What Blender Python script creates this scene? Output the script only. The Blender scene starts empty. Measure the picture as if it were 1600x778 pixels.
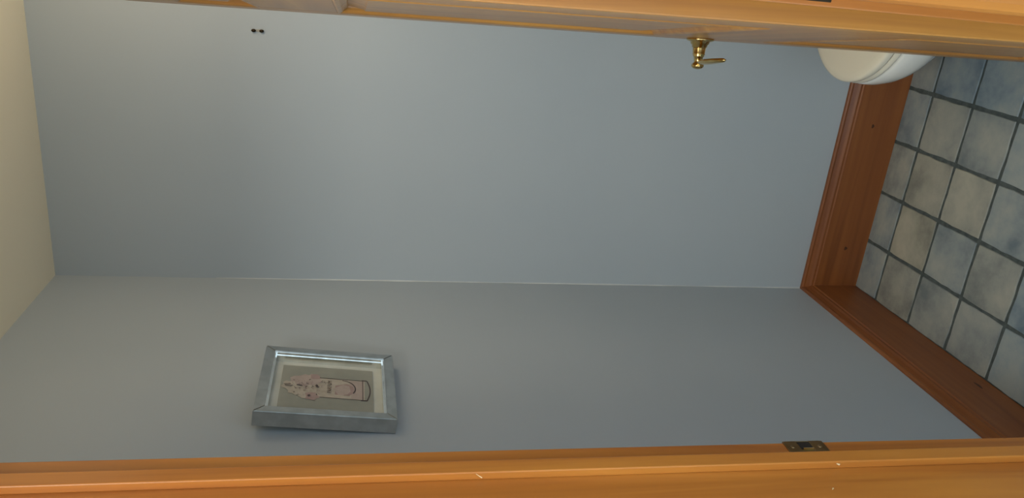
import bpy, bmesh, math, random
from mathutils import Matrix, Vector
random.seed(7)
PI = math.pi
R = math.radians
scn = bpy.context.scene
C = scn.collection

# ------------------------------------------------------------------ camera
CAM_YAW, CAM_PITCH, CAM_ROLL = -0.3727, -0.1998, -1.5449
F_PX = 1256.5
fw = Vector((math.sin(CAM_YAW)*math.cos(CAM_PITCH), math.cos(CAM_YAW)*math.cos(CAM_PITCH), math.sin(CAM_PITCH)))
rt0 = Vector((math.cos(CAM_YAW), -math.sin(CAM_YAW), 0))
up0 = rt0.cross(fw)
rt = math.cos(CAM_ROLL)*rt0 + math.sin(CAM_ROLL)*up0
up = -math.sin(CAM_ROLL)*rt0 + math.cos(CAM_ROLL)*up0
cam_d = bpy.data.cameras.new('camera')
cam_d.sensor_fit = 'HORIZONTAL'; cam_d.sensor_width = 36; cam_d.lens = 36*F_PX/1600
cam_d.clip_start = 0.02
cam = bpy.data.objects.new('camera', cam_d); C.objects.link(cam)
M = Matrix((rt, up, -fw)).transposed().to_4x4()
M.translation = Vector((0.961, -2.1753, 1.6234))
cam.matrix_world = M
scn.camera = cam

# ------------------------------------------------------------------ world, lamps, exposure
w = bpy.data.worlds.new('world'); scn.world = w; w.use_nodes = True
w.node_tree.nodes['Background'].inputs[0].default_value = (0.70, 0.87, 1.0, 1)
w.node_tree.nodes['Background'].inputs[1].default_value = 1.72

def lamp(name, kind, loc, energy, color, size=0.1, aim=None):
    d = bpy.data.lights.new(name, kind); d.energy = energy; d.color = color
    if kind == 'AREA': d.size = size
    else: d.shadow_soft_size = size
    o = bpy.data.objects.new(name, d); C.objects.link(o); o.location = loc
    if aim: o.rotation_euler = (Vector(aim)-Vector(loc)).to_track_quat('-Z', 'Y').to_euler()
    return o
lamp('room_light', 'POINT', (1.10, -0.52, 2.03), 6.1, (1.0, 0.81, 0.58), 0.09)
lamp('hall_light', 'POINT', (0.70, -2.3, 2.3), 30.0, (1.0, 0.97, 0.88), 0.12)
scn.view_settings.view_transform = 'Standard'
scn.view_settings.look = 'None'
scn.view_settings.exposure = 0.10
scn.view_settings.gamma = 1.0
scn.view_settings.use_curve_mapping = False

# ------------------------------------------------------------------ materials
def srgb(h):
    v = [int(h[i:i+2], 16)/255 for i in (0, 2, 4)]
    return tuple(c/12.92 if c <= 0.04045 else ((c+0.055)/1.055)**2.4 for c in v) + (1,)

def new_mat(name, rough=0.5, metal=0.0, col=None, coat=0.0):
    m = bpy.data.materials.new(name); m.use_nodes = True
    b = m.node_tree.nodes['Principled BSDF']
    b.inputs['Roughness'].default_value = rough
    b.inputs['Metallic'].default_value = metal
    b.inputs['Coat Weight'].default_value = coat
    b.inputs['Coat Roughness'].default_value = 0.12
    if col: b.inputs['Base Color'].default_value = col
    return m, m.node_tree, b

def ramp(nt, stops):
    r = nt.nodes.new('ShaderNodeValToRGB')
    while len(r.color_ramp.elements) < len(stops): r.color_ramp.elements.new(0.5)
    for e, (pos, c) in zip(r.color_ramp.elements, stops): e.position = pos; e.color = c
    return r

def bump(nt, b, src, strength, dist):
    n = nt.nodes.new('ShaderNodeBump'); n.inputs['Strength'].default_value = strength
    n.inputs['Distance'].default_value = dist
    nt.links.new(src, n.inputs['Height']); nt.links.new(n.outputs['Normal'], b.inputs['Normal'])

def wood(name, axis, dark, mid, light, rough=0.36, coat=0.12, knots=True):
    """varnished pine, grain running along the given axis"""
    m, nt, b = new_mat(name, rough, 0, None, coat)
    tc = nt.nodes.new('ShaderNodeTexCoord')
    mp = nt.nodes.new('ShaderNodeMapping')
    s = [26, 26, 26]; s[axis] = 1.3
    mp.inputs['Scale'].default_value = s
    nt.links.new(tc.outputs['Object'], mp.inputs['Vector'])
    n1 = nt.nodes.new('ShaderNodeTexNoise'); n1.inputs['Scale'].default_value = 1.0
    n1.inputs['Detail'].default_value = 5; n1.inputs['Distortion'].default_value = 0.6
    nt.links.new(mp.outputs[0], n1.inputs['Vector'])
    r = ramp(nt, [(0.25, dark), (0.5, mid), (0.75, light)])
    nt.links.new(n1.outputs['Fac'], r.inputs['Fac'])
    out = r.outputs['Color']
    if knots:
        mp2 = nt.nodes.new('ShaderNodeMapping'); s2 = [9, 9, 9]; s2[axis] = 3.2
        mp2.inputs['Scale'].default_value = s2
        nt.links.new(tc.outputs['Object'], mp2.inputs['Vector'])
        v = nt.nodes.new('ShaderNodeTexVoronoi'); v.inputs['Scale'].default_value = 1.0
        nt.links.new(mp2.outputs[0], v.inputs['Vector'])
        rk = ramp(nt, [(0.045, (1, 1, 1, 1)), (0.10, (0, 0, 0, 1))])
        nt.links.new(v.outputs['Distance'], rk.inputs['Fac'])
        mx = nt.nodes.new('ShaderNodeMix'); mx.data_type = 'RGBA'
        nt.links.new(rk.outputs['Color'], mx.inputs['Factor'])
        nt.links.new(out, mx.inputs[6]); mx.inputs[7].default_value = srgb('3a1c0c')
        out = mx.outputs[2]
    nt.links.new(out, b.inputs['Base Color'])
    bump(nt, b, n1.outputs['Fac'], 0.12, 0.002)
    return m

def paint(name, c1, c2, rough=0.55):
    m, nt, b = new_mat(name, rough)
    tc = nt.nodes.new('ShaderNodeTexCoord')
    n = nt.nodes.new('ShaderNodeTexNoise'); n.inputs['Scale'].default_value = 1.6; n.inputs['Detail'].default_value = 3
    nt.links.new(tc.outputs['Object'], n.inputs['Vector'])
    r = ramp(nt, [(0.3, c1), (0.7, c2)]); nt.links.new(n.outputs['Fac'], r.inputs['Fac'])
    nt.links.new(r.outputs['Color'], b.inputs['Base Color'])
    n2 = nt.nodes.new('ShaderNodeTexNoise'); n2.inputs['Scale'].default_value = 260; n2.inputs['Detail'].default_value = 2
    nt.links.new(tc.outputs['Object'], n2.inputs['Vector'])
    bump(nt, b, n2.outputs['Fac'], 0.05, 0.001)
    return m

M_wall = paint('blue_grey_wall_paint', srgb('b0bac1'), srgb('b6bfc5'))
M_ceil = paint('cream_ceiling_paint', srgb('f4e9cf'), srgb('f7eed6'), 0.8)
M_hall = paint('cream_hall_paint', srgb('cfc7b4'), srgb('d5cebc'), 0.7)
WD, WM, WL = srgb('945626'), srgb('ad6c2c'), srgb('c18036')
M_wz = wood('varnished_pine_upright', 2, WD, WM, WL)
M_wx = wood('varnished_pine_across', 0, WD, WM, WL)
M_doorz = wood('honey_pine_upright', 2, srgb('9a6430'), srgb('b47d3a'), srgb('c79248'), 0.34, 0.15)
M_doorx = wood('honey_pine_across', 0, srgb('9a6430'), srgb('b47d3a'), srgb('c79248'), 0.34, 0.15)
BD, BM_, BL = srgb('6e3c1c'), srgb('884f26'), srgb('9a5e2e')  # reddish pine, darkened: the dim light on the skirting is in the colour
M_bx = wood('shaded_red_pine_back', 0, BD, BM_, BL, 0.45, 0.08, False)
M_by = wood('shaded_red_pine_left', 1, BD, BM_, BL, 0.45, 0.08, False)

def tile_mat():
    m, nt, b = new_mat('mottled_slate_blue_tile', 0.5)
    tc = nt.nodes.new('ShaderNodeTexCoord'); oi = nt.nodes.new('ShaderNodeObjectInfo')
    ml = nt.nodes.new('ShaderNodeMath'); ml.operation = 'MULTIPLY'; ml.inputs[1].default_value = 40
    nt.links.new(oi.outputs['Random'], ml.inputs[0])
    ad = nt.nodes.new('ShaderNodeVectorMath'); ad.operation = 'ADD'
    nt.links.new(tc.outputs['Object'], ad.inputs[0]); nt.links.new(ml.outputs[0], ad.inputs[1])
    n = nt.nodes.new('ShaderNodeTexNoise'); n.inputs['Scale'].default_value = 9; n.inputs['Detail'].default_value = 6
    n.inputs['Roughness'].default_value = 0.6
    nt.links.new(ad.outputs[0], n.inputs['Vector'])
    r1 = ramp(nt, [(0.32, srgb('64798a')), (0.5, srgb('8798a3')), (0.68, srgb('a0a9a9'))])
    r2 = ramp(nt, [(0.32, srgb('858377')), (0.5, srgb('a5a191')), (0.68, srgb('b7b3a2'))])
    for r in (r1, r2): nt.links.new(n.outputs['Fac'], r.inputs['Fac'])
    mx = nt.nodes.new('ShaderNodeMix'); mx.data_type = 'RGBA'
    nt.links.new(oi.outputs['Color'], mx.inputs['Factor'])
    nt.links.new(r1.outputs['Color'], mx.inputs[6]); nt.links.new(r2.outputs['Color'], mx.inputs[7])
    nt.links.new(mx.outputs[2], b.inputs['Base Color'])
    bump(nt, b, n.outputs['Fac'], 0.25, 0.003)
    return m
M_tile = tile_mat()
def grout_mat():
    m, nt, b = new_mat('dark_grey_grout', 0.9)
    n = nt.nodes.new('ShaderNodeTexNoise'); n.inputs['Scale'].default_value = 60
    tc = nt.nodes.new('ShaderNodeTexCoord'); nt.links.new(tc.outputs['Object'], n.inputs['Vector'])
    r = ramp(nt, [(0.3, srgb('454e4f')), (0.7, srgb('5a6364'))]); nt.links.new(n.outputs['Fac'], r.inputs['Fac'])
    nt.links.new(r.outputs['Color'], b.inputs['Base Color'])
    bump(nt, b, n.outputs['Fac'], 0.4, 0.002)
    return m
M_grout = grout_mat()
def metal(name, c1, c2, rough):
    m, nt, b = new_mat(name, rough, 1.0)
    n = nt.nodes.new('ShaderNodeTexNoise'); n.inputs['Scale'].default_value = 35; n.inputs['Detail'].default_value = 3
    tc = nt.nodes.new('ShaderNodeTexCoord'); nt.links.new(tc.outputs['Object'], n.inputs['Vector'])
    r = ramp(nt, [(0.35, c1), (0.65, c2)]); nt.links.new(n.outputs['Fac'], r.inputs['Fac'])
    nt.links.new(r.outputs['Color'], b.inputs['Base Color'])
    return m
M_brass = metal('polished_brass', srgb('c8a866'), srgb('dcc48c'), 0.14)
M_dbrass = metal('tarnished_brass', srgb('8a7a5c'), srgb('a39270'), 0.35)
M_silver = metal('brushed_silver', srgb('b0b2b0'), srgb('c0c2c0'), 0.28)
M_bright = metal('mirror_silver', srgb('dcdedc'), srgb('ecefee'), 0.2)
M_dark = metal('dark_metal', srgb('2c241c'), srgb('40362a'), 0.45)
def plain(name, h1, h2, rough, coat=0.0, sc=20):
    m, nt, b = new_mat(name, rough, 0, None, coat)
    n = nt.nodes.new('ShaderNodeTexNoise'); n.inputs['Scale'].default_value = sc; n.inputs['Detail'].default_value = 4
    tc = nt.nodes.new('ShaderNodeTexCoord'); nt.links.new(tc.outputs['Object'], n.inputs['Vector'])
    r = ramp(nt, [(0.35, srgb(h1)), (0.65, srgb(h2))]); nt.links.new(n.outputs['Fac'], r.inputs['Fac'])
    nt.links.new(r.outputs['Color'], b.inputs['Base Color'])
    return m
M_china = plain('white_vitreous_china', 'eceae2', 'f0eee8', 0.12, 0.6, 3)
M_seat = plain('ivory_plastic', 'e8dfca', 'ece4d0', 0.22, 0.4, 3)
M_caulk = plain('pale_caulk', 'c6cbcb', 'd0d4d3', 0.6)
M_hole_shade = plain('painted_hole_shade', '120d08', '1c140c', 0.9)  # near-black that paints the shade inside the latch hole
M_mat = plain('off_white_mount', 'c2c6bc', 'cccfc6', 0.7)
M_pbg = plain('print_grey_ground', '8f9288', '9c9d92', 0.6, 0, 14)
M_ppink = plain('print_dusty_pink', 'a89a92', 'b5a69e', 0.6, 0, 30)
M_ppk2 = plain('print_deeper_pink', '998480', 'a8928d', 0.6, 0, 30)
M_ppale = plain('print_pale_petal', 'aca496', 'bab2a4', 0.6, 0, 60)
M_pink = plain('print_dark_ink', '3c3230', '54484a', 0.6, 0, 40)

# ------------------------------------------------------------------ mesh helpers
def link(name, bm, m, parent=None, smooth=False):
    me = bpy.data.meshes.new(name); bmesh.ops.recalc_face_normals(bm, faces=bm.faces); bm.to_mesh(me); bm.free()
    for mm in (m if isinstance(m, (list, tuple)) else [m]): me.materials.append(mm)
    if smooth:
        for f in me.polygons: f.use_smooth = True
    o = bpy.data.objects.new(name, me); C.objects.link(o)
    if parent: o.parent = parent
    return o
def bx(bm, a, b, bev=0.0, mat=0, seg=2):
    t = bmesh.new()
    bmesh.ops.create_cube(t, size=1)
    s = [b[i]-a[i] for i in range(3)]; c = [(a[i]+b[i])/2 for i in range(3)]
    for v in t.verts: v.co = Vector([v.co[i]*s[i]+c[i] for i in range(3)])
    if bev: bmesh.ops.bevel(t, geom=t.edges[:], offset=bev, segments=seg, affect='EDGES', profile=0.5)
    for f in t.faces: f.material_index = mat
    me = bpy.data.meshes.new('tmp'); t.to_mesh(me); t.free(); bm.from_mesh(me); bpy.data.meshes.remove(me)
def box(name, a, b, m, parent=None, bev=0.0):
    bm = bmesh.new(); bx(bm, a, b, bev); return link(name, bm, m, parent)
def prism(name, prof, axis, l0, l1, m, parent=None, smooth=False):
    """extrude closed 2-D profile along axis; profile gives the two other axes in order"""
    bm = bmesh.new()
    def P(q, l):
        v = [0, 0, 0]; o = [i for i in range(3) if i != axis]; v[o[0]], v[o[1]], v[axis] = q[0], q[1], l
        return v
    A = [bm.verts.new(P(q, l0)) for q in prof]; B = [bm.verts.new(P(q, l1)) for q in prof]
    bm.faces.new(A); bm.faces.new(B[::-1]); n = len(prof)
    for i in range(n): bm.faces.new((A[i], A[(i+1) % n], B[(i+1) % n], B[i]))
    return link(name, bm, m, parent, smooth)
def lathe(bm, prof, org, axis, n=32):
    """prof: list of (t along axis, radius)"""
    axis = Vector(axis).normalized(); a = axis.orthogonal().normalized(); b = axis.cross(a); org = Vector(org)
    rings = []
    for t, r in prof:
        rings.append([bm.verts.new(org+axis*t+(a*math.cos(2*PI*k/n)+b*math.sin(2*PI*k/n))*max(r, 1e-5)) for k in range(n)])
    for i in range(len(rings)-1):
        for k in range(n): bm.faces.new((rings[i][k], rings[i][(k+1) % n], rings[i+1][(k+1) % n], rings[i+1][k]))
    bm.faces.new(rings[0][::-1]); bm.faces.new(rings[-1])
def empty(name, loc=(0, 0, 0), rot=(0, 0, 0)):
    o = bpy.data.objects.new(name, None); o.empty_display_size = 0.05; C.objects.link(o)
    o.location = loc; o.rotation_euler = rot; return o
def struct(o): o['kind'] = 'structure'; return o
def tag(o, label, cat, group=None):
    o['label'] = label; o['category'] = cat
    if group: o['group'] = group
    return o
def lab(o, s): o['label'] = s; return o

# ------------------------------------------------------------------ room dimensions
H = 2.4
XR = 1.40                 # right wall of the little room
Y_IN, Y_OUT = -1.216, -1.375   # room face and hall face of the front wall
XJ0, XJ1 = 0.273, 0.937        # rebated faces of the two jambs
XS0, XS1 = 0.286, 0.9235       # faces of the door stops
ZH = 2.09

lab(struct(box('wall_back', (-0.12, 0, -0.05), (XR+0.12, 0.12, H+0.1), M_wall)), 'blue-grey painted back wall')
lab(struct(box('wall_left', (-0.12, Y_OUT, -0.05), (0, 0, H+0.1), M_wall)), 'blue-grey painted left wall with the framed print')
struct(box('wall_right', (XR, Y_OUT, -0.05), (XR+0.12, 0, H+0.1), M_wall))
bm = bmesh.new()   # front wall around the opening
bx(bm, (0, Y_OUT+0.006, -0.05), (XJ0-0.03, Y_IN-0.002, H+0.1))
bx(bm, (XJ1+0.03, Y_OUT+0.006, -0.05), (XR, Y_IN-0.002, H+0.1))
bx(bm, (XJ0-0.03, Y_OUT+0.006, ZH+0.03), (XJ1+0.03, Y_IN-0.002, H+0.1))
struct(link('wall_front', bm, M_wall))
lab(struct(box('ceiling', (-0.12, -3.6, H), (XR+0.12, 0.12, H+0.12), M_ceil)), 'cream painted ceiling')
struct(box('wall_hall', (-1.5, Y_OUT-0.004, -0.05), (XJ0-0.06, Y_OUT+0.006, H), M_hall))

# floor: grout bed with every tile on its own
floor = struct(box('floor', (-0.12, Y_OUT-2.2, -0.08), (XR+0.12, 0.0, -0.0035), M_grout))
lab(floor, 'dark grout bed of the tiled floor')
def tile_mesh(w_, d_, idx):
    bm = bmesh.new()
    n = 6; pts = []
    rr = random.Random(idx)
    cs = [(-w_/2, -d_/2), (w_/2, -d_/2), (w_/2, d_/2), (-w_/2, d_/2)]
    for i in range(4):
        a, b = cs[i], cs[(i+1) % 4]
        for k in range(n):
            t = k/n; j = rr.uniform(-0.0016, 0.0012)
            x = a[0]+(b[0]-a[0])*t; y = a[1]+(b[1]-a[1])*t
            if k == 0: x *= 0.985; y *= 0.985
            else:
                if i % 2 == 0: y += j
                else: x += j
            pts.append((x, y))
    T0 = [bm.verts.new((x*0.985, y*0.985, 0.0)) for x, y in pts]
    T1 = [bm.verts.new((x, y, -0.0018)) for x, y in pts]
    T2 = [bm.verts.new((x, y, -0.006)) for x, y in pts]
    bm.faces.new(T0)
    m_ = len(pts)
    for A, B in ((T0, T1), (T1, T2)):
        for i in range(m_): bm.faces.new((A[i], B[i], B[(i+1) % m_], A[(i+1) % m_]))
    me = bpy.data.meshes.new('floor_tile'); bmesh.ops.recalc_face_normals(bm, faces=bm.faces); bm.to_mesh(me); bm.free()
    me.materials.append(M_tile); return me
PT = 0.1625; GX0 = 0.179; GY0 = 0.037; GW = 0.0102
variants = [tile_mesh(PT-GW, PT-GW, i) for i in range(6)]
warm = {(1, 1): .9, (2, 1): .8, (2, 2): .75, (0, 1): .7, (3, 1): .6, (1, 2): .35, (0, 2): .5, (3, 2): .45, (1, 3): .6, (4, 1): .1, (4, 2): .1,
        (0, 3): .45, (0, 4): .05, (1, 4): .1, (0, 5): .35, (2, 3): .3, (3, 3): .15, (2, 4): .6, (3, 4): .2, (4, 3): .1}
for j in range(0, 9):
    for i in range(-1, 8):
        x0 = GX0+PT*(i-0)+GW/2-0.0; x1 = x0+PT-GW          # column i lies right of joint i
        y1 = GY0-PT*j-GW/2; y0 = y1-(PT-GW)
        cx0, cx1 = max(x0, 0.006), min(x1, XR-0.004)
        cy0, cy1 = max(y0, Y_OUT), min(y1, -0.006)
        if cx1-cx0 < 0.03 or cy1-cy0 < 0.03: continue
        o = bpy.data.objects.new('floor_tile', variants[random.randrange(6)]); C.objects.link(o); o.parent = floor
        o.location = ((cx0+cx1)/2, (cy0+cy1)/2, random.uniform(-0.0004, 0.0003))
        o.scale = ((cx1-cx0)/(PT-GW), (cy1-cy0)/(PT-GW), 1)
        v = warm.get((i+1, j), random.random()*0.6)
        o.color = (v, v, v, 1)

# baseboards -------------------------------------------------------
BH, BT = 0.185, 0.020
prof = [(0, 0), (BT, 0), (BT, BH-0.036), (BT-0.003, BH-0.033), (BT-0.003, BH-0.027), (BT-0.007, BH-0.021), (BT-0.010, BH-0.013), (BT-0.011, BH-0.010), (BT-0.0105, BH-0.005), (BT-0.013, BH-0.001), (BT-0.016, BH), (0, BH)]
# left wall: profile in X,Z extruded along Y with a mitre against the back one
def skirting(name, dirx, l0, l1, mt):
    bm = bmesh.new(); A = []; B = []
    for d, z in prof:
        if dirx == 'left': a = (d, -d, z); b = (d, l1, z)
        elif dirx == 'back': a = (d, -d, z); b = (XR-d, -d, z)
        else: a = (XR-d, -d, z); b = (XR-d, l1, z)
        A.append(bm.verts.new(a)); B.append(bm.verts.new(b))
    n = len(A)
    for i in range(n): bm.faces.new((A[i], A[(i+1) % n], B[(i+1) % n], B[i]))
    bm.faces.new(A); bm.faces.new(B[::-1])
    return struct(link(name, bm, mt))
lab(skirting('baseboard_left', 'left', 0, Y_IN, M_by), 'tall reddish pine skirting below the framed print')
lab(skirting('baseboard_back', 'back', 0, 0, M_bx), 'tall reddish pine skirting along the back wall')
skirting('baseboard_right', 'right', 0, Y_IN, M_by)
M_knot = plain('dark_pine_knot', '2e170b', '4a2612', 0.5, 0.05, 60)
def knot(par, c, axis, ru, rz):
    bm = bmesh.new(); vs = []
    for k in range(14):
        a = 2*PI*k/14; q = 1+0.15*math.sin(3*a)
        p = list(c); p[axis] += ru*q*math.cos(a); p[2] += rz*q*math.sin(a); vs.append(bm.verts.new(p))
    bm.faces.new(vs); link('knot', bm, M_knot, par)
knot(bpy.data.objects['baseboard_left'], (BT+0.0003, -0.64, 0.042), 1, 0.016, 0.004)
knot(bpy.data.objects['baseboard_back'], (0.150, -BT-0.0003, 0.072), 0, 0.006, 0.005)
knot(bpy.data.objects['baseboard_back'], (0.545, -BT-0.0003, 0.088), 0, 0.006, 0.004)

# caulk line in the corner ----------------------------------------
bm = bmesh.new()
zs = [0.186+i*0.06 for i in range(36)]; zs = [z for z in zs if z < 2.0]
prev = None
for z in zs:
    wv = 0.0026+0.0008*math.sin(z*9)+0.0006*math.sin(z*31)
    ring = [bm.verts.new(q) for q in ((0.0002, -wv, z), (wv*0.4, -wv*0.4, z), (wv, -0.0002, z), (-0.001, 0.001, z))]
    if prev:
        for k in range(4): bm.faces.new((prev[k], prev[(k+1) % 4], ring[(k+1) % 4], ring[k]))
    prev = ring
lab(struct(link('trim_1', bm, M_caulk)), 'thin pale caulk line in the wall corner')

# ------------------------------------------------------------------ door frame (trim_2)
fr = struct(empty('trim_2', (XJ0, Y_IN, 0))); lab(fr, 'varnished pine door lining with stops')
def fbox(name, a, b, m, bev=0.0015):
    off = Vector((XJ0, Y_IN, 0))
    bm = bmesh.new(); bx(bm, Vector(a)-off, Vector(b)-off, bev); return link(name, bm, m, fr)
fbox('jamb', (XJ0-0.03, Y_OUT, 0), (XJ0, Y_IN, ZH+0.03), M_wz)
fbox('jamb', (XJ1, Y_OUT, 0), (XJ1+0.03, Y_IN, ZH+0.03), M_wz)
fbox('head_jamb', (XJ0, Y_OUT, ZH), (XJ1, Y_IN, ZH+0.03), M_wx)
fbox('door_stop', (XJ0, -1.283, 0), (XS0, -1.256, ZH), M_wz, 0.0018)
fbox('door_stop', (XS1, -1.283, 0), (XJ1, -1.256, ZH), M_wz, 0.0018)
fbox('door_stop', (XS0, -1.283, ZH-0.013), (XS1, -1.256, ZH), M_wx, 0.0018)
for s in (-1, 1):   # casings on the hall side, moulded
    if s < 0: pr = [(XJ0-0.002, Y_OUT), (XJ0-0.002, Y_OUT-0.008), (XJ0-0.005, Y_OUT-0.012), (XJ0-0.012, Y_OUT-0.013), (XJ0-0.02, Y_OUT-0.017), (XJ0-0.06, Y_OUT-0.02), (XJ0-0.068, Y_OUT-0.014), (XJ0-0.07, Y_OUT)]
    else: pr = [(XJ1+0.001, Y_OUT), (XJ1+0.001, Y_OUT-0.008), (XJ1+0.004, Y_OUT-0.012), (XJ1+0.012, Y_OUT-0.013), (XJ1+0.02, Y_OUT-0.017), (XJ1+0.06, Y_OUT-0.02), (XJ1+0.068, Y_OUT-0.014), (XJ1+0.07, Y_OUT)]
    prism('casing', [(x-XJ0, y-Y_IN) for x, y in pr], 2, 0, ZH+0.07, M_wz, fr)
pr = [(Y_OUT, ZH-0.001), (Y_OUT-0.012, ZH), (Y_OUT-0.02, ZH+0.03), (Y_OUT-0.02, ZH+0.065), (Y_OUT, ZH+0.07)]
prism('casing', [(y-Y_IN, z) for y, z in pr], 0, 0, XJ1-XJ0, M_wx, fr)
# casings on the room side
fbox('casing', (XJ0-0.075, Y_IN-0.003, 0.0), (XJ0-0.004, Y_IN+0.0, ZH+0.07), M_wz, 0.001)
fbox('casing', (XJ1+0.004, Y_IN-0.003, 0.0), (XJ1+0.075, Y_IN+0.0, ZH+0.07), M_wz, 0.001)

# little chips in the varnish
M_chip = plain('bare_wood_chip', 'e2cda6', 'eedcb8', 0.7)
def chip(a, b, wd, n_):
    a, b, n_ = Vector(a), Vector(b), Vector(n_); d = (b-a).normalized(); s_ = d.cross(n_)*wd/2; off = Vector((XJ0, Y_IN, 0))-n_*0.0004
    bm = bmesh.new(); bm.faces.new([bm.verts.new(q-off) for q in (a-s_*0.4, b-s_, b+s_, a+s_*0.4)]); link('varnish_chip', bm, M_chip, fr)
chip((0.2835, -1.283, 1.447), (0.2765, -1.283, 1.438), 0.0016, (0, -1, 0))
chip((0.2825, -1.283, 0.903), (0.2800, -1.283, 0.897), 0.003, (0, -1, 0))
chip((XJ0, -1.331, 0.936), (XJ0, -1.327, 0.932), 0.0022, (1, 0, 0))
# strike plate on the left jamb
pz = 0.920
def hbar(bm, a, b): bx(bm, a, b, 0.0003, seg=1)
def fo(v): return Vector(v)-Vector((XJ0, Y_IN, 0))
bm = bmesh.new()
y0, y1 = -1.242, Y_IN+0.0015; hz = 0.034; oy0, oy1 = -1.236, -1.219; oz = 0.011
t0, t1 = XJ0-0.0005, XJ0+0.0016
hbar(bm, fo((t0, y0, pz+oz)), fo((t1, y1, pz+hz))); hbar(bm, fo((t0, y0, pz-hz)), fo((t1, y1, pz-oz)))
hbar(bm, fo((t0, y0, pz-oz)), fo((t1, oy0, pz+oz)))
hbar(bm, fo((t0-0.004, y1-0.0005, pz-hz+0.004)), fo((t1-0.0005, y1+0.0012, pz+hz-0.004)))
sp = link('strike_plate', bm, M_dbrass, fr); lab(sp, 'tarnished brass strike plate let into the left jamb')
bm = bmesh.new(); bx(bm, fo((XJ0-0.0003, oy0, pz-oz)), fo((XJ0+0.0006, Y_IN-0.0005, pz+oz))); link('latch_hole_shade', bm, M_hole_shade, sp)  # solid block, no real opening; shade of the hole painted by its colour
bm = bmesh.new(); bx(bm, fo((XJ0+0.0004, oy0-0.001, pz-oz*0.8)), fo((XJ0+0.004, oy0+0.0015, pz+oz*0.8)), 0.0006); link('latch_lip', bm, M_brass, sp)
for dz in (-0.023, 0.023):
    bm = bmesh.new(); lathe(bm, [(0, 0.0035), (0.0006, 0.0034), (0.0011, 0.002)], fo((t1-0.0001, -1.229, pz+dz)), (1, 0, 0), 14)
    link('screw', bm, M_dbrass, sp, True)
# plate in place of an unclear dark detail at the right jamb's arris
bm = bmesh.new(); bx(bm, fo((XJ1-0.0040, Y_OUT-0.0145, 1.147)), fo((XJ1+0.012, Y_OUT-0.006, 1.195)), 0.0006)
pl = link('dark_plate', bm, M_dark, fr); lab(pl, 'dark metal plate on the edge of the right jamb')

# ------------------------------------------------------------------ door leaf (door_1)
PHI = R(82.0)
dn = Vector((-math.sin(PHI), -math.cos(PHI), 0))
TILT = R(0.7)
pin = Vector((XJ1, -1.212, 0)) - dn*0.012
door = struct(empty('door_1', (pin.x, pin.y, 0.0), (-TILT, 0, PI-PHI))); lab(door, 'open varnished pine panelled door with brass lever handle')
DW = 0.660; V0, V1 = 0.002, 0.040; Z0, Z1 = 0.008, 2.030
ST = 0.105
PAN = [(0.25, 0.84), (1.06, 1.655), (1.785, 1.925)]
def dbox(name, a, b, m, bev=0.002): 
    bm = bmesh.new(); bx(bm, a, b, bev); return link(name, bm, m, door)
dbox('stile', (0.002, V0, Z0), (ST, V1, Z1), M_doorz)
dbox('stile', (DW-ST, V0, Z0), (DW, V1, Z1), M_doorz)
zr = [Z0] + [z for p_ in PAN for z in p_] + [Z1]
for k in range(0, len(zr), 2): dbox('rail', (ST, V0+0.0002, zr[k]), (DW-ST, V1-0.0002, zr[k+1]), M_doorx, 0.0012)
for (a, b) in PAN:
    # raised panel with sloped margins, both faces
    bm = bmesh.new()
    x0, x1 = ST-0.001, DW-ST+0.001
    vm = (V0+V1)/2
    for s in (1, -1):
        loops = []
        for ins, dep in ((0.0, 0.004), (0.010, 0.004), (0.045, 0.013), (0.048, 0.0155)):
            ins = min(ins, (b-a)*0.38)
            loops.append([bm.verts.new((X, vm+s*dep, Z)) for X, Z in ((x0+ins, a+ins), (x1-ins, a+ins), (x1-ins, b-ins), (x0+ins, b-ins))])
        for L0, L1 in zip(loops, loops[1:]):
            for i in range(4): bm.faces.new((L0[i], L0[(i+1) % 4], L1[(i+1) % 4], L1[i]))
        bm.faces.new(loops[-1])
    link('panel', bm, M_doorz, door)
    # bead moulding round the panel: four mitred lengths
    bm = bmesh.new()
    pf = [(0, V1-0.0006), (0.004, V1+0.0012), (0.009, V1-0.001), (0.012, V1-0.005), (0.018, V1-0.009), (0.020, vm+0.004)]
    for s in (1, -1):
        loops = []
        for ins, v in pf:
            vv = v if s > 0 else (V0+V1-v)
            loops.append([bm.verts.new((X, vv, Z)) for X, Z in ((x0+ins, a+ins), (x1-ins, a+ins), (x1-ins, b-ins), (x0+ins, b-ins))])
        for L0, L1 in zip(loops, loops[1:]):
            for i in range(4): bm.faces.new((L0[i], L0[(i+1) % 4], L1[(i+1) % 4], L1[i]))
    link('panel_moulding', bm, M_doorz, door)
# hinges
for z in (0.25, 1.78):
    bm = bmesh.new()
    lathe(bm, [(0, 0.004), (0.002, 0.006), (0.098, 0.006), (0.1, 0.004)], (0.0, -0.004, z), (0, 0, 1), 16)
    bx(bm, (-0.0005, -0.002, z+0.002), (0.0018, 0.03, z+0.098), 0.0003)
    lab(link('hinge', bm, M_brass, door, False), 'brass butt hinge')
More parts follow.
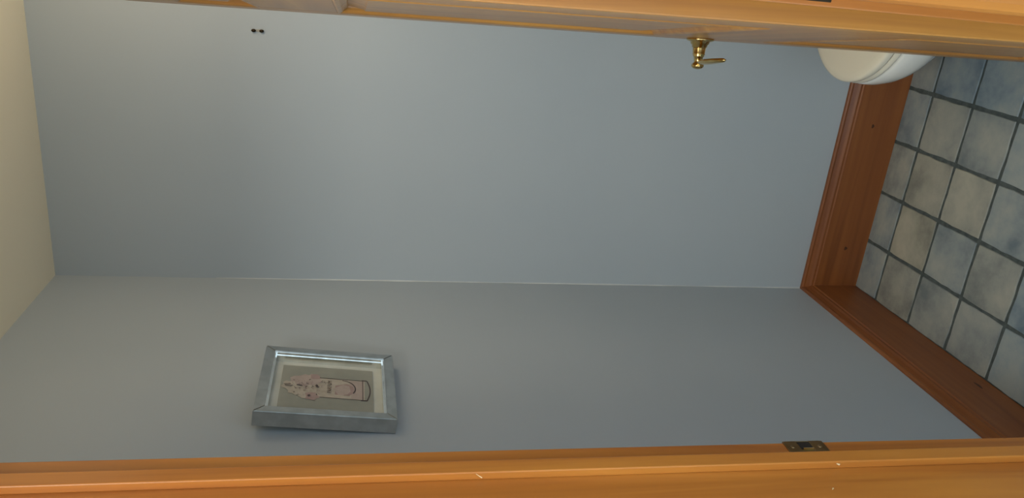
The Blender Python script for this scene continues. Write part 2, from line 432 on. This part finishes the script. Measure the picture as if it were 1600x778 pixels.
# lever handle on the hall face
HU, HZ = 0.592, 0.952
lh = None
bm = bmesh.new()
lathe(bm, [(0.0, 0.027), (0.003, 0.027), (0.0045, 0.025), (0.006, 0.019), (0.010, 0.018), (0.012, 0.0155), (0.017, 0.0145), (0.018, 0.012)], (HU, V1, HZ), (0, 1, 0), 40)
lh = link('lever_handle', bm, M_brass, door, True); lab(lh, 'polished brass lever handle with round rose')
bm = bmesh.new()
lathe(bm, [(0.0160, 0.0125), (0.0192, 0.0128), (0.0288, 0.0118), (0.0304, 0.0128), (0.0320, 0.0105), (0.0332, 0.0118), (0.0352, 0.0095), (0.0432, 0.0078), (0.0464, 0.0082), (0.0480, 0.0105), (0.0512, 0.0125), (0.0544, 0.0120), (0.0576, 0.0085), (0.0592, 0.002)], (HU, V1, HZ), (0, 1, 0), 32)
link('stem', bm, M_brass, lh, True)
bm = bmesh.new()   # lever: swept ellipse toward the hinge side
secs = []
LL = 0.118
for k in range(15):
    t = k/14
    u = HU-LL*t
    v = V1+0.0475-0.0075*t
    z = HZ+0.004*math.sin(PI*t)-0.002*t
    wz = 0.0055+0.0065*math.sin(PI*min(1, t*1.02))**1.2 if t > 0.12 else 0.006
    wv = 0.0036+0.0020*math.sin(PI*t)
    if k == 14: wz *= 0.4; wv *= 0.5
    secs.append([bm.verts.new((u, v+wv*math.cos(2*PI*q/20), z+wz*math.sin(2*PI*q/20))) for q in range(20)])
for a, b in zip(secs, secs[1:]):
    for q in range(20): bm.faces.new((a[q], a[(q+1) % 20], b[(q+1) % 20], b[q]))
bm.faces.new(secs[0][::-1]); bm.faces.new(secs[-1])
link('lever', bm, M_brass, lh, True)
# room-side twin of the handle
bm = bmesh.new()
lathe(bm, [(0.0, 0.027), (0.003, 0.027), (0.006, 0.019), (0.012, 0.0155), (0.018, 0.012), (0.05, 0.009), (0.056, 0.0125), (0.066, 0.010), (0.070, 0.002)], (HU, V0, HZ), (0, -1, 0), 32)
bx(bm, (HU-LL, V0-0.065, HZ-0.006), (HU-0.004, V0-0.057, HZ+0.006), 0.003)
link('lever_handle', bm, M_brass, door, False)

# ------------------------------------------------------------------ framed print leaning off the left wall
PW, PH, PD = 0.266, 0.283, 0.034
LEAN = R(5.2)
fx = tag(empty('picture_frame', (0.0015, -0.640, 1.521), (0, LEAN, 0)), 'square silver box frame with pink perfume bottle print hanging on left wall', 'picture')
# local: X away from wall, Y along wall, Z up
BW = 0.021
def fb(name, a, b, m, bev=0.0012, par=None):
    bm = bmesh.new(); bx(bm, a, b, bev); return link(name, bm, m, par or fx)
def mitre_bar(name, pts, m):
    bm = bmesh.new(); vs = []
    for x in (0.0, PD): vs.append([bm.verts.new((x, y, z)) for y, z in pts])
    bm.faces.new(vs[0]); bm.faces.new(vs[1][::-1])
    for i in range(4): bm.faces.new((vs[0][i], vs[0][(i+1) % 4], vs[1][(i+1) % 4], vs[1][i]))
    bmesh.ops.recalc_face_normals(bm, faces=bm.faces)
    bmesh.ops.bevel(bm, geom=[e for e in bm.edges if abs(e.verts[0].co.x-PD) < 1e-5 and abs(e.verts[1].co.x-PD) < 1e-5], offset=0.0012, segments=2, affect='EDGES')
    return link(name, bm, m, fx)
h2 = PW/2
O = [(-h2, 0), (h2, 0), (h2, PH), (-h2, PH)]
I = [(-h2+BW, BW), (h2-BW, BW), (h2-BW, PH-BW), (-h2+BW, PH-BW)]
for k in range(4):
    mitre_bar('frame_rail', [O[k], O[(k+1) % 4], I[(k+1) % 4], I[k]], M_silver)
# bright inner slip, two steps deep
def ring(name, ins0, ins1, x0, x1, m):
    bm = bmesh.new()
    def rect(i): return [(-h2+i, i), (h2-i, i), (h2-i, PH-i), (-h2+i, PH-i)]
    L = []
    for ins, x in ((ins0, x1), (ins1, x1), (ins1, x0), (ins0, x0)):
        L.append([bm.verts.new((x, y, z)) for y, z in rect(ins)])
    for q in range(4):
        A, B = L[q], L[(q+1) % 4]
        for i in range(4): bm.faces.new((A[i], A[(i+1) % 4], B[(i+1) % 4], B[i]))
    return link(name, bm, m, fx)
ring('inner_slip', BW-0.0005, BW+0.0022, 0.006, PD-0.003, M_bright)
ring('inner_slip', BW+0.0018, BW+0.0048, 0.006, PD-0.009, M_bright)
fb('mount', (0.0045, -h2+BW-0.002, BW-0.002), (0.010, h2-BW+0.002, PH-BW+0.002), M_mat, 0)
fb('backing_board', (0.001, -h2+BW-0.004, BW-0.004), (0.0043, h2-BW+0.004, PH-BW+0.004), M_mat, 0)
# print (flat artwork raised on its own board)
px0, px1 = -h2+BW+0.024, h2-BW-0.024
qz0, qz1 = BW+0.024, PH-BW-0.022
fb('print_board', (0.0098, px0, qz0), (0.0135, px1, qz1), M_pbg, 0.0006)
bm = bmesh.new()
XP = 0.0136
lay = [0]
def poly(pts, mi):
    lay[0] += 1; x = XP+lay[0]*0.00002
    bm.faces.new([bm.verts.new((x, y, z)) for y, z in pts]).material_index = mi
def line(pts, wd, mi):
    wd *= 1.3 if mi == 3 else 1.0
    for a, b in zip(pts, pts[1:]):
        a, b = Vector(a), Vector(b); d = (b-a).normalized(); n_ = Vector((-d.y, d.x))*wd/2
        poly([tuple(a-n_), tuple(b-n_), tuple(b+n_), tuple(a+n_)], mi)
def blob(cy, cz, r, mi, seed, k=14, sq=1.0):
    rr = random.Random(seed); pts = []
    for i in range(k):
        a = 2*PI*i/k; q = r*rr.uniform(0.7, 1.15); pts.append((cy+q*math.cos(a), cz+q*sq*math.sin(a)))
    poly(pts, mi)
# mats: 0 pink,1 deeper,2 pale,3 ink
bz0 = qz0+0.006; bzt = qz0+0.120; bw = 0.039; cy = 0.002
sg = 1   # viewed from the room the left of the picture lies towards the door
poly([(cy-bw-0.001, bz0+0.012), (cy-bw, bzt), (cy+bw, bzt), (cy+bw-0.001, bz0+0.012)], 2)
poly([(cy-bw+0.002, bz0+0.040), (cy-bw+0.002, bz0+0.014), (cy+bw-0.003, bz0+0.014), (cy+bw-0.003, bz0+0.045)], 0)
poly([(cy-0.024, bz0+0.075), (cy-0.026, bz0+0.045), (cy-0.01, bz0+0.034), (cy+0.012, bz0+0.036), (cy+0.022, bz0+0.05), (cy+0.012, bz0+0.075)], 1)
poly([(cy-0.024, bz0+0.068), (cy-0.026, bz0+0.052), (cy-0.008, bz0+0.042), (cy+0.014, bz0+0.045), (cy+0.018, bz0+0.058), (cy+0.0, bz0+0.08)], 0)
base_arc = [(cy-bw-0.002+(2*bw+0.003)*i/10, bz0+0.007-0.007*math.sin(PI*i/10)) for i in range(11)]
line(base_arc, 0.0022, 3)
line([(cy-bw-0.002, bz0+0.007), (cy-bw-0.002, bz0+0.02)], 0.0035, 3)
line([(cy+bw+0.001, bz0+0.007), (cy+bw+0.001, bz0+0.018)], 0.0035, 3)
line([(cy-bw, bz0+0.016), (cy+bw, bz0+0.016)], 0.0012, 3)
line([(cy-bw-0.001, bz0+0.016), (cy-bw, bz0+0.07), (cy-bw+0.001, bzt-0.004)], 0.0016, 3)
line([(cy+bw, bz0+0.016), (cy+bw+0.0005, bz0+0.08), (cy+bw+0.001, bzt)], 0.0018, 3)
line([(cy+bw+0.001, bzt-0.006), (cy+bw+0.003, bzt+0.004)], 0.004, 3)
arc = [(cy+0.002+0.033*math.cos(a), bz0+0.062-0.030*math.sin(a)) for a in [PI*(0.02+0.055*i) for i in range(13)]]
line(arc, 0.0020, 3)
line([(cy-0.022, bz0+0.046), (cy-0.026, bz0+0.056)], 0.003, 1)
line([(cy-bw+0.012, bzt), (cy-bw+0.001, bzt-0.001)], 0.003, 3)
# blossom on the neck
for i, (by, bz_, r_) in enumerate([(0.0, 0.022, 0.026), (-0.018, 0.016, 0.018), (0.02, 0.012, 0.018), (0.012, 0.034, 0.018), (-0.012, 0.038, 0.016), (0.0, 0.05, 0.014), (0.026, 0.024, 0.012), (-0.028, 0.008, 0.012), (0.032, 0.004, 0.010)]):
    blob(cy+by*1.35, bzt+bz_*1.1, r_*1.3, (2, 2, 0, 0, 2, 2, 0, 1, 1)[i], 20+i)
rr = random.Random(5)
for i in range(90):
    a = rr.uniform(0, 2*PI); q = rr.uniform(0.003, 0.036); y_ = cy+q*math.cos(a); z_ = bzt+0.022+q*math.sin(a)*1.1
    line([(y_, z_), (y_+rr.uniform(-.007, .007), z_+rr.uniform(-.005, .005))], rr.uniform(0.0006, 0.0014), rr.choice((1, 2, 3, 1, 0, 1, 3)))
line([(cy-0.003, bzt-0.002), (cy+0.006, bzt+0.001)], 0.004, 3)
line([(cy+0.0, bzt+0.03), (cy+0.002, bzt+0.042)], 0.0025, 3)
line([(cy-0.004, bzt+0.052), (cy-0.002, bzt+0.066)], 0.002, 3)
line([(cy+0.004, bzt+0.054), (cy+0.002, bzt+0.068)], 0.0015, 3)
line([(cy-0.036, bzt+0.012), (cy-0.039, bzt+0.017)], 0.004, 3)
for i in range(9):
    y_ = cy+0.004+rr.uniform(0, 0.02); z_ = bzt-0.008-rr.uniform(0, 0.014)
    line([(y_, z_), (y_+0.0015, z_-0.001)], 0.0014, 3)
art = link('print_artwork', bm, [M_ppink, M_ppk2, M_ppale, M_pink], fx)
tcu = bpy.data.curves.new('lettering', 'FONT'); tcu.body = 'PARFUM'; tcu.size = 0.0125; tcu.align_x = 'CENTER'; tcu.extrude = 0.0001; tcu.space_character = 1.12
to = bpy.data.objects.new('tmp_text', tcu); C.objects.link(to)
bpy.context.view_layer.update()
me = bpy.data.meshes.new_from_object(to); me.name = 'lettering'
bpy.data.objects.remove(to)
me.materials.append(M_pink)
lt = bpy.data.objects.new('lettering', me); C.objects.link(lt); lt.parent = fx
# text faces +X, reads left to right towards +Y
lt.matrix_local = Matrix(((0, 0, 1, XP+0.0038), (1, 0, 0, cy), (0, 1, 0, bz0+0.083), (0, 0, 0, 1)))

# ------------------------------------------------------------------ little metal fixing high on the back wall
hk = tag(empty('wall_hook', (0.686, 0, 1.864)), 'small dark metal picture fixing high on the back wall near the door', 'hook')
bm = bmesh.new(); bx(bm, (-0.003, -0.0015, -0.015), (0.003, -0.0001, 0.015), 0.0004); link('back_plate', bm, plain('dull_grey_metal', '9b978c', 'a8a498', 0.5), hk)
for dz in (-0.0098, 0.0098):
    bm = bmesh.new(); lathe(bm, [(0, 0.0045), (0.003, 0.0050), (0.005, 0.0035), (0.0055, 0.001)], (0, -0.0014, dz), (0, -1, 0), 16)
    for v in bm.verts: v.co.z = dz+(v.co.z-dz)*1.15; v.co.x *= 0.8
    link('screw', bm, M_dark, hk, True)

# ------------------------------------------------------------------ toilet behind the door, facing left from the right wall
TC = -0.352
tl = tag(empty('toilet', (1.0, TC, 0)), 'white china toilet with closed ivory lid half hidden behind the open door', 'toilet')
def oval(x0, a, b, xback, n=40, inset=0.0, pw=2.0):
    """rounded nose at x0, straight sides back to xback; local y about 0"""
    pts = []
    cx = x0+a
    for i in range(n+1):
        t = PI/2+PI*i/n
        c, s = math.cos(t), math.sin(t)
        e = 2/pw
        pts.append((cx+(a-inset)*math.copysign(abs(c)**e, c), (b-inset)*math.copysign(abs(s)**e, s)))
    pts.append((xback-inset, -(b*0.86-inset))); pts.append((xback-inset, b*0.86-inset))
    return pts
def loft(name, layers, m, par):
    bm = bmesh.new(); L = [[bm.verts.new((x-1.0, y, z)) for x, y in pts] for pts, z in layers]
    n = len(L[0])
    for A, B in zip(L, L[1:]):
        for i in range(n): bm.faces.new((A[i], A[(i+1) % n], B[(i+1) % n], B[i]))
    bm.faces.new(L[0]); bm.faces.new(L[-1])
    o = link(name, bm, m, par, True)
    es = o.modifiers.new('split', 'EDGE_SPLIT'); es.split_angle = R(50)
    return o
X0 = 0.716; A_, B_ = 0.215, 0.195
loft('lid', [(oval(X0+0.001, A_, B_, 1.16), 0.4320), (oval(X0+0.0, A_, B_, 1.16), 0.4360), (oval(X0, A_, B_, 1.16), 0.4420), (oval(X0+0.002, A_-.002, B_-.002, 1.16), 0.4465), (oval(X0+0.007, A_-.007, B_-.007, 1.16), 0.4498), (oval(X0+.02, A_-.02, B_-.02, 1.15), 0.4520), (oval(X0+.07, A_-.07, B_-.07, 1.12), 0.4545)], M_seat, tl)
loft('seat', [(oval(X0+0.004, A_-.004, B_-.004, 1.15), 0.4100), (oval(X0+0.0, A_, B_, 1.15), 0.4140), (oval(X0-.001, A_+.001, B_+.001, 1.15), 0.4210), (oval(X0+0.003, A_-.003, B_-.003, 1.15), 0.4275)], M_seat, tl)
bl = []
for z, nose, b_, xb in ((.0, .90, .115, 1.24), (.02, .895, .118, 1.24), (.06, .91, .108, 1.24), (.12, .905, .105, 1.24), (.18, .87, .118, 1.24), (.23, .812, .145, 1.24), (.28, .758, .170, 1.24), (.32, .730, .186, 1.24), (.35, .718, .193, 1.24), (.38, .713, .196, 1.24), (.402, .714, .196, 1.24), (.4075, .719, .192, 1.24)):
    bl.append((oval(nose, A_+(nose-X0)*0.2, b_, xb), z))
loft('bowl', bl, M_china, tl)
def tb(name, a, b, m, bev):
    bm = bmesh.new(); bx(bm, (a[0]-1, a[1], a[2]), (b[0]-1, b[1], b[2]), bev, seg=4); return link(name, bm, m, tl, True)
tb('cistern', (1.20, -0.19, .41), (1.385, 0.19, .76), M_china, 0.02)
tb('cistern_lid', (1.19, -0.20, .757), (1.39, 0.20, .79), M_china, 0.01)
bm = bmesh.new(); lathe(bm, [(0, .008), (.012, .008), (.016, .011), (.02, .008)], (0.20-0.001, -0.14, .70), (-1, 0, 0), 16); bx(bm, (0.175, -0.15, .69), (0.186, -0.07, .708), 0.004)
link('flush_lever', bm, M_bright, tl, False)
for s in (-1, 1):
    bm = bmesh.new(); lathe(bm, [(0, .009), (.05, .009)], (0.165, s*0.08-0.025, .405), (0, 1, 0), 16); link('lid_hinge', bm, M_seat, tl, True)
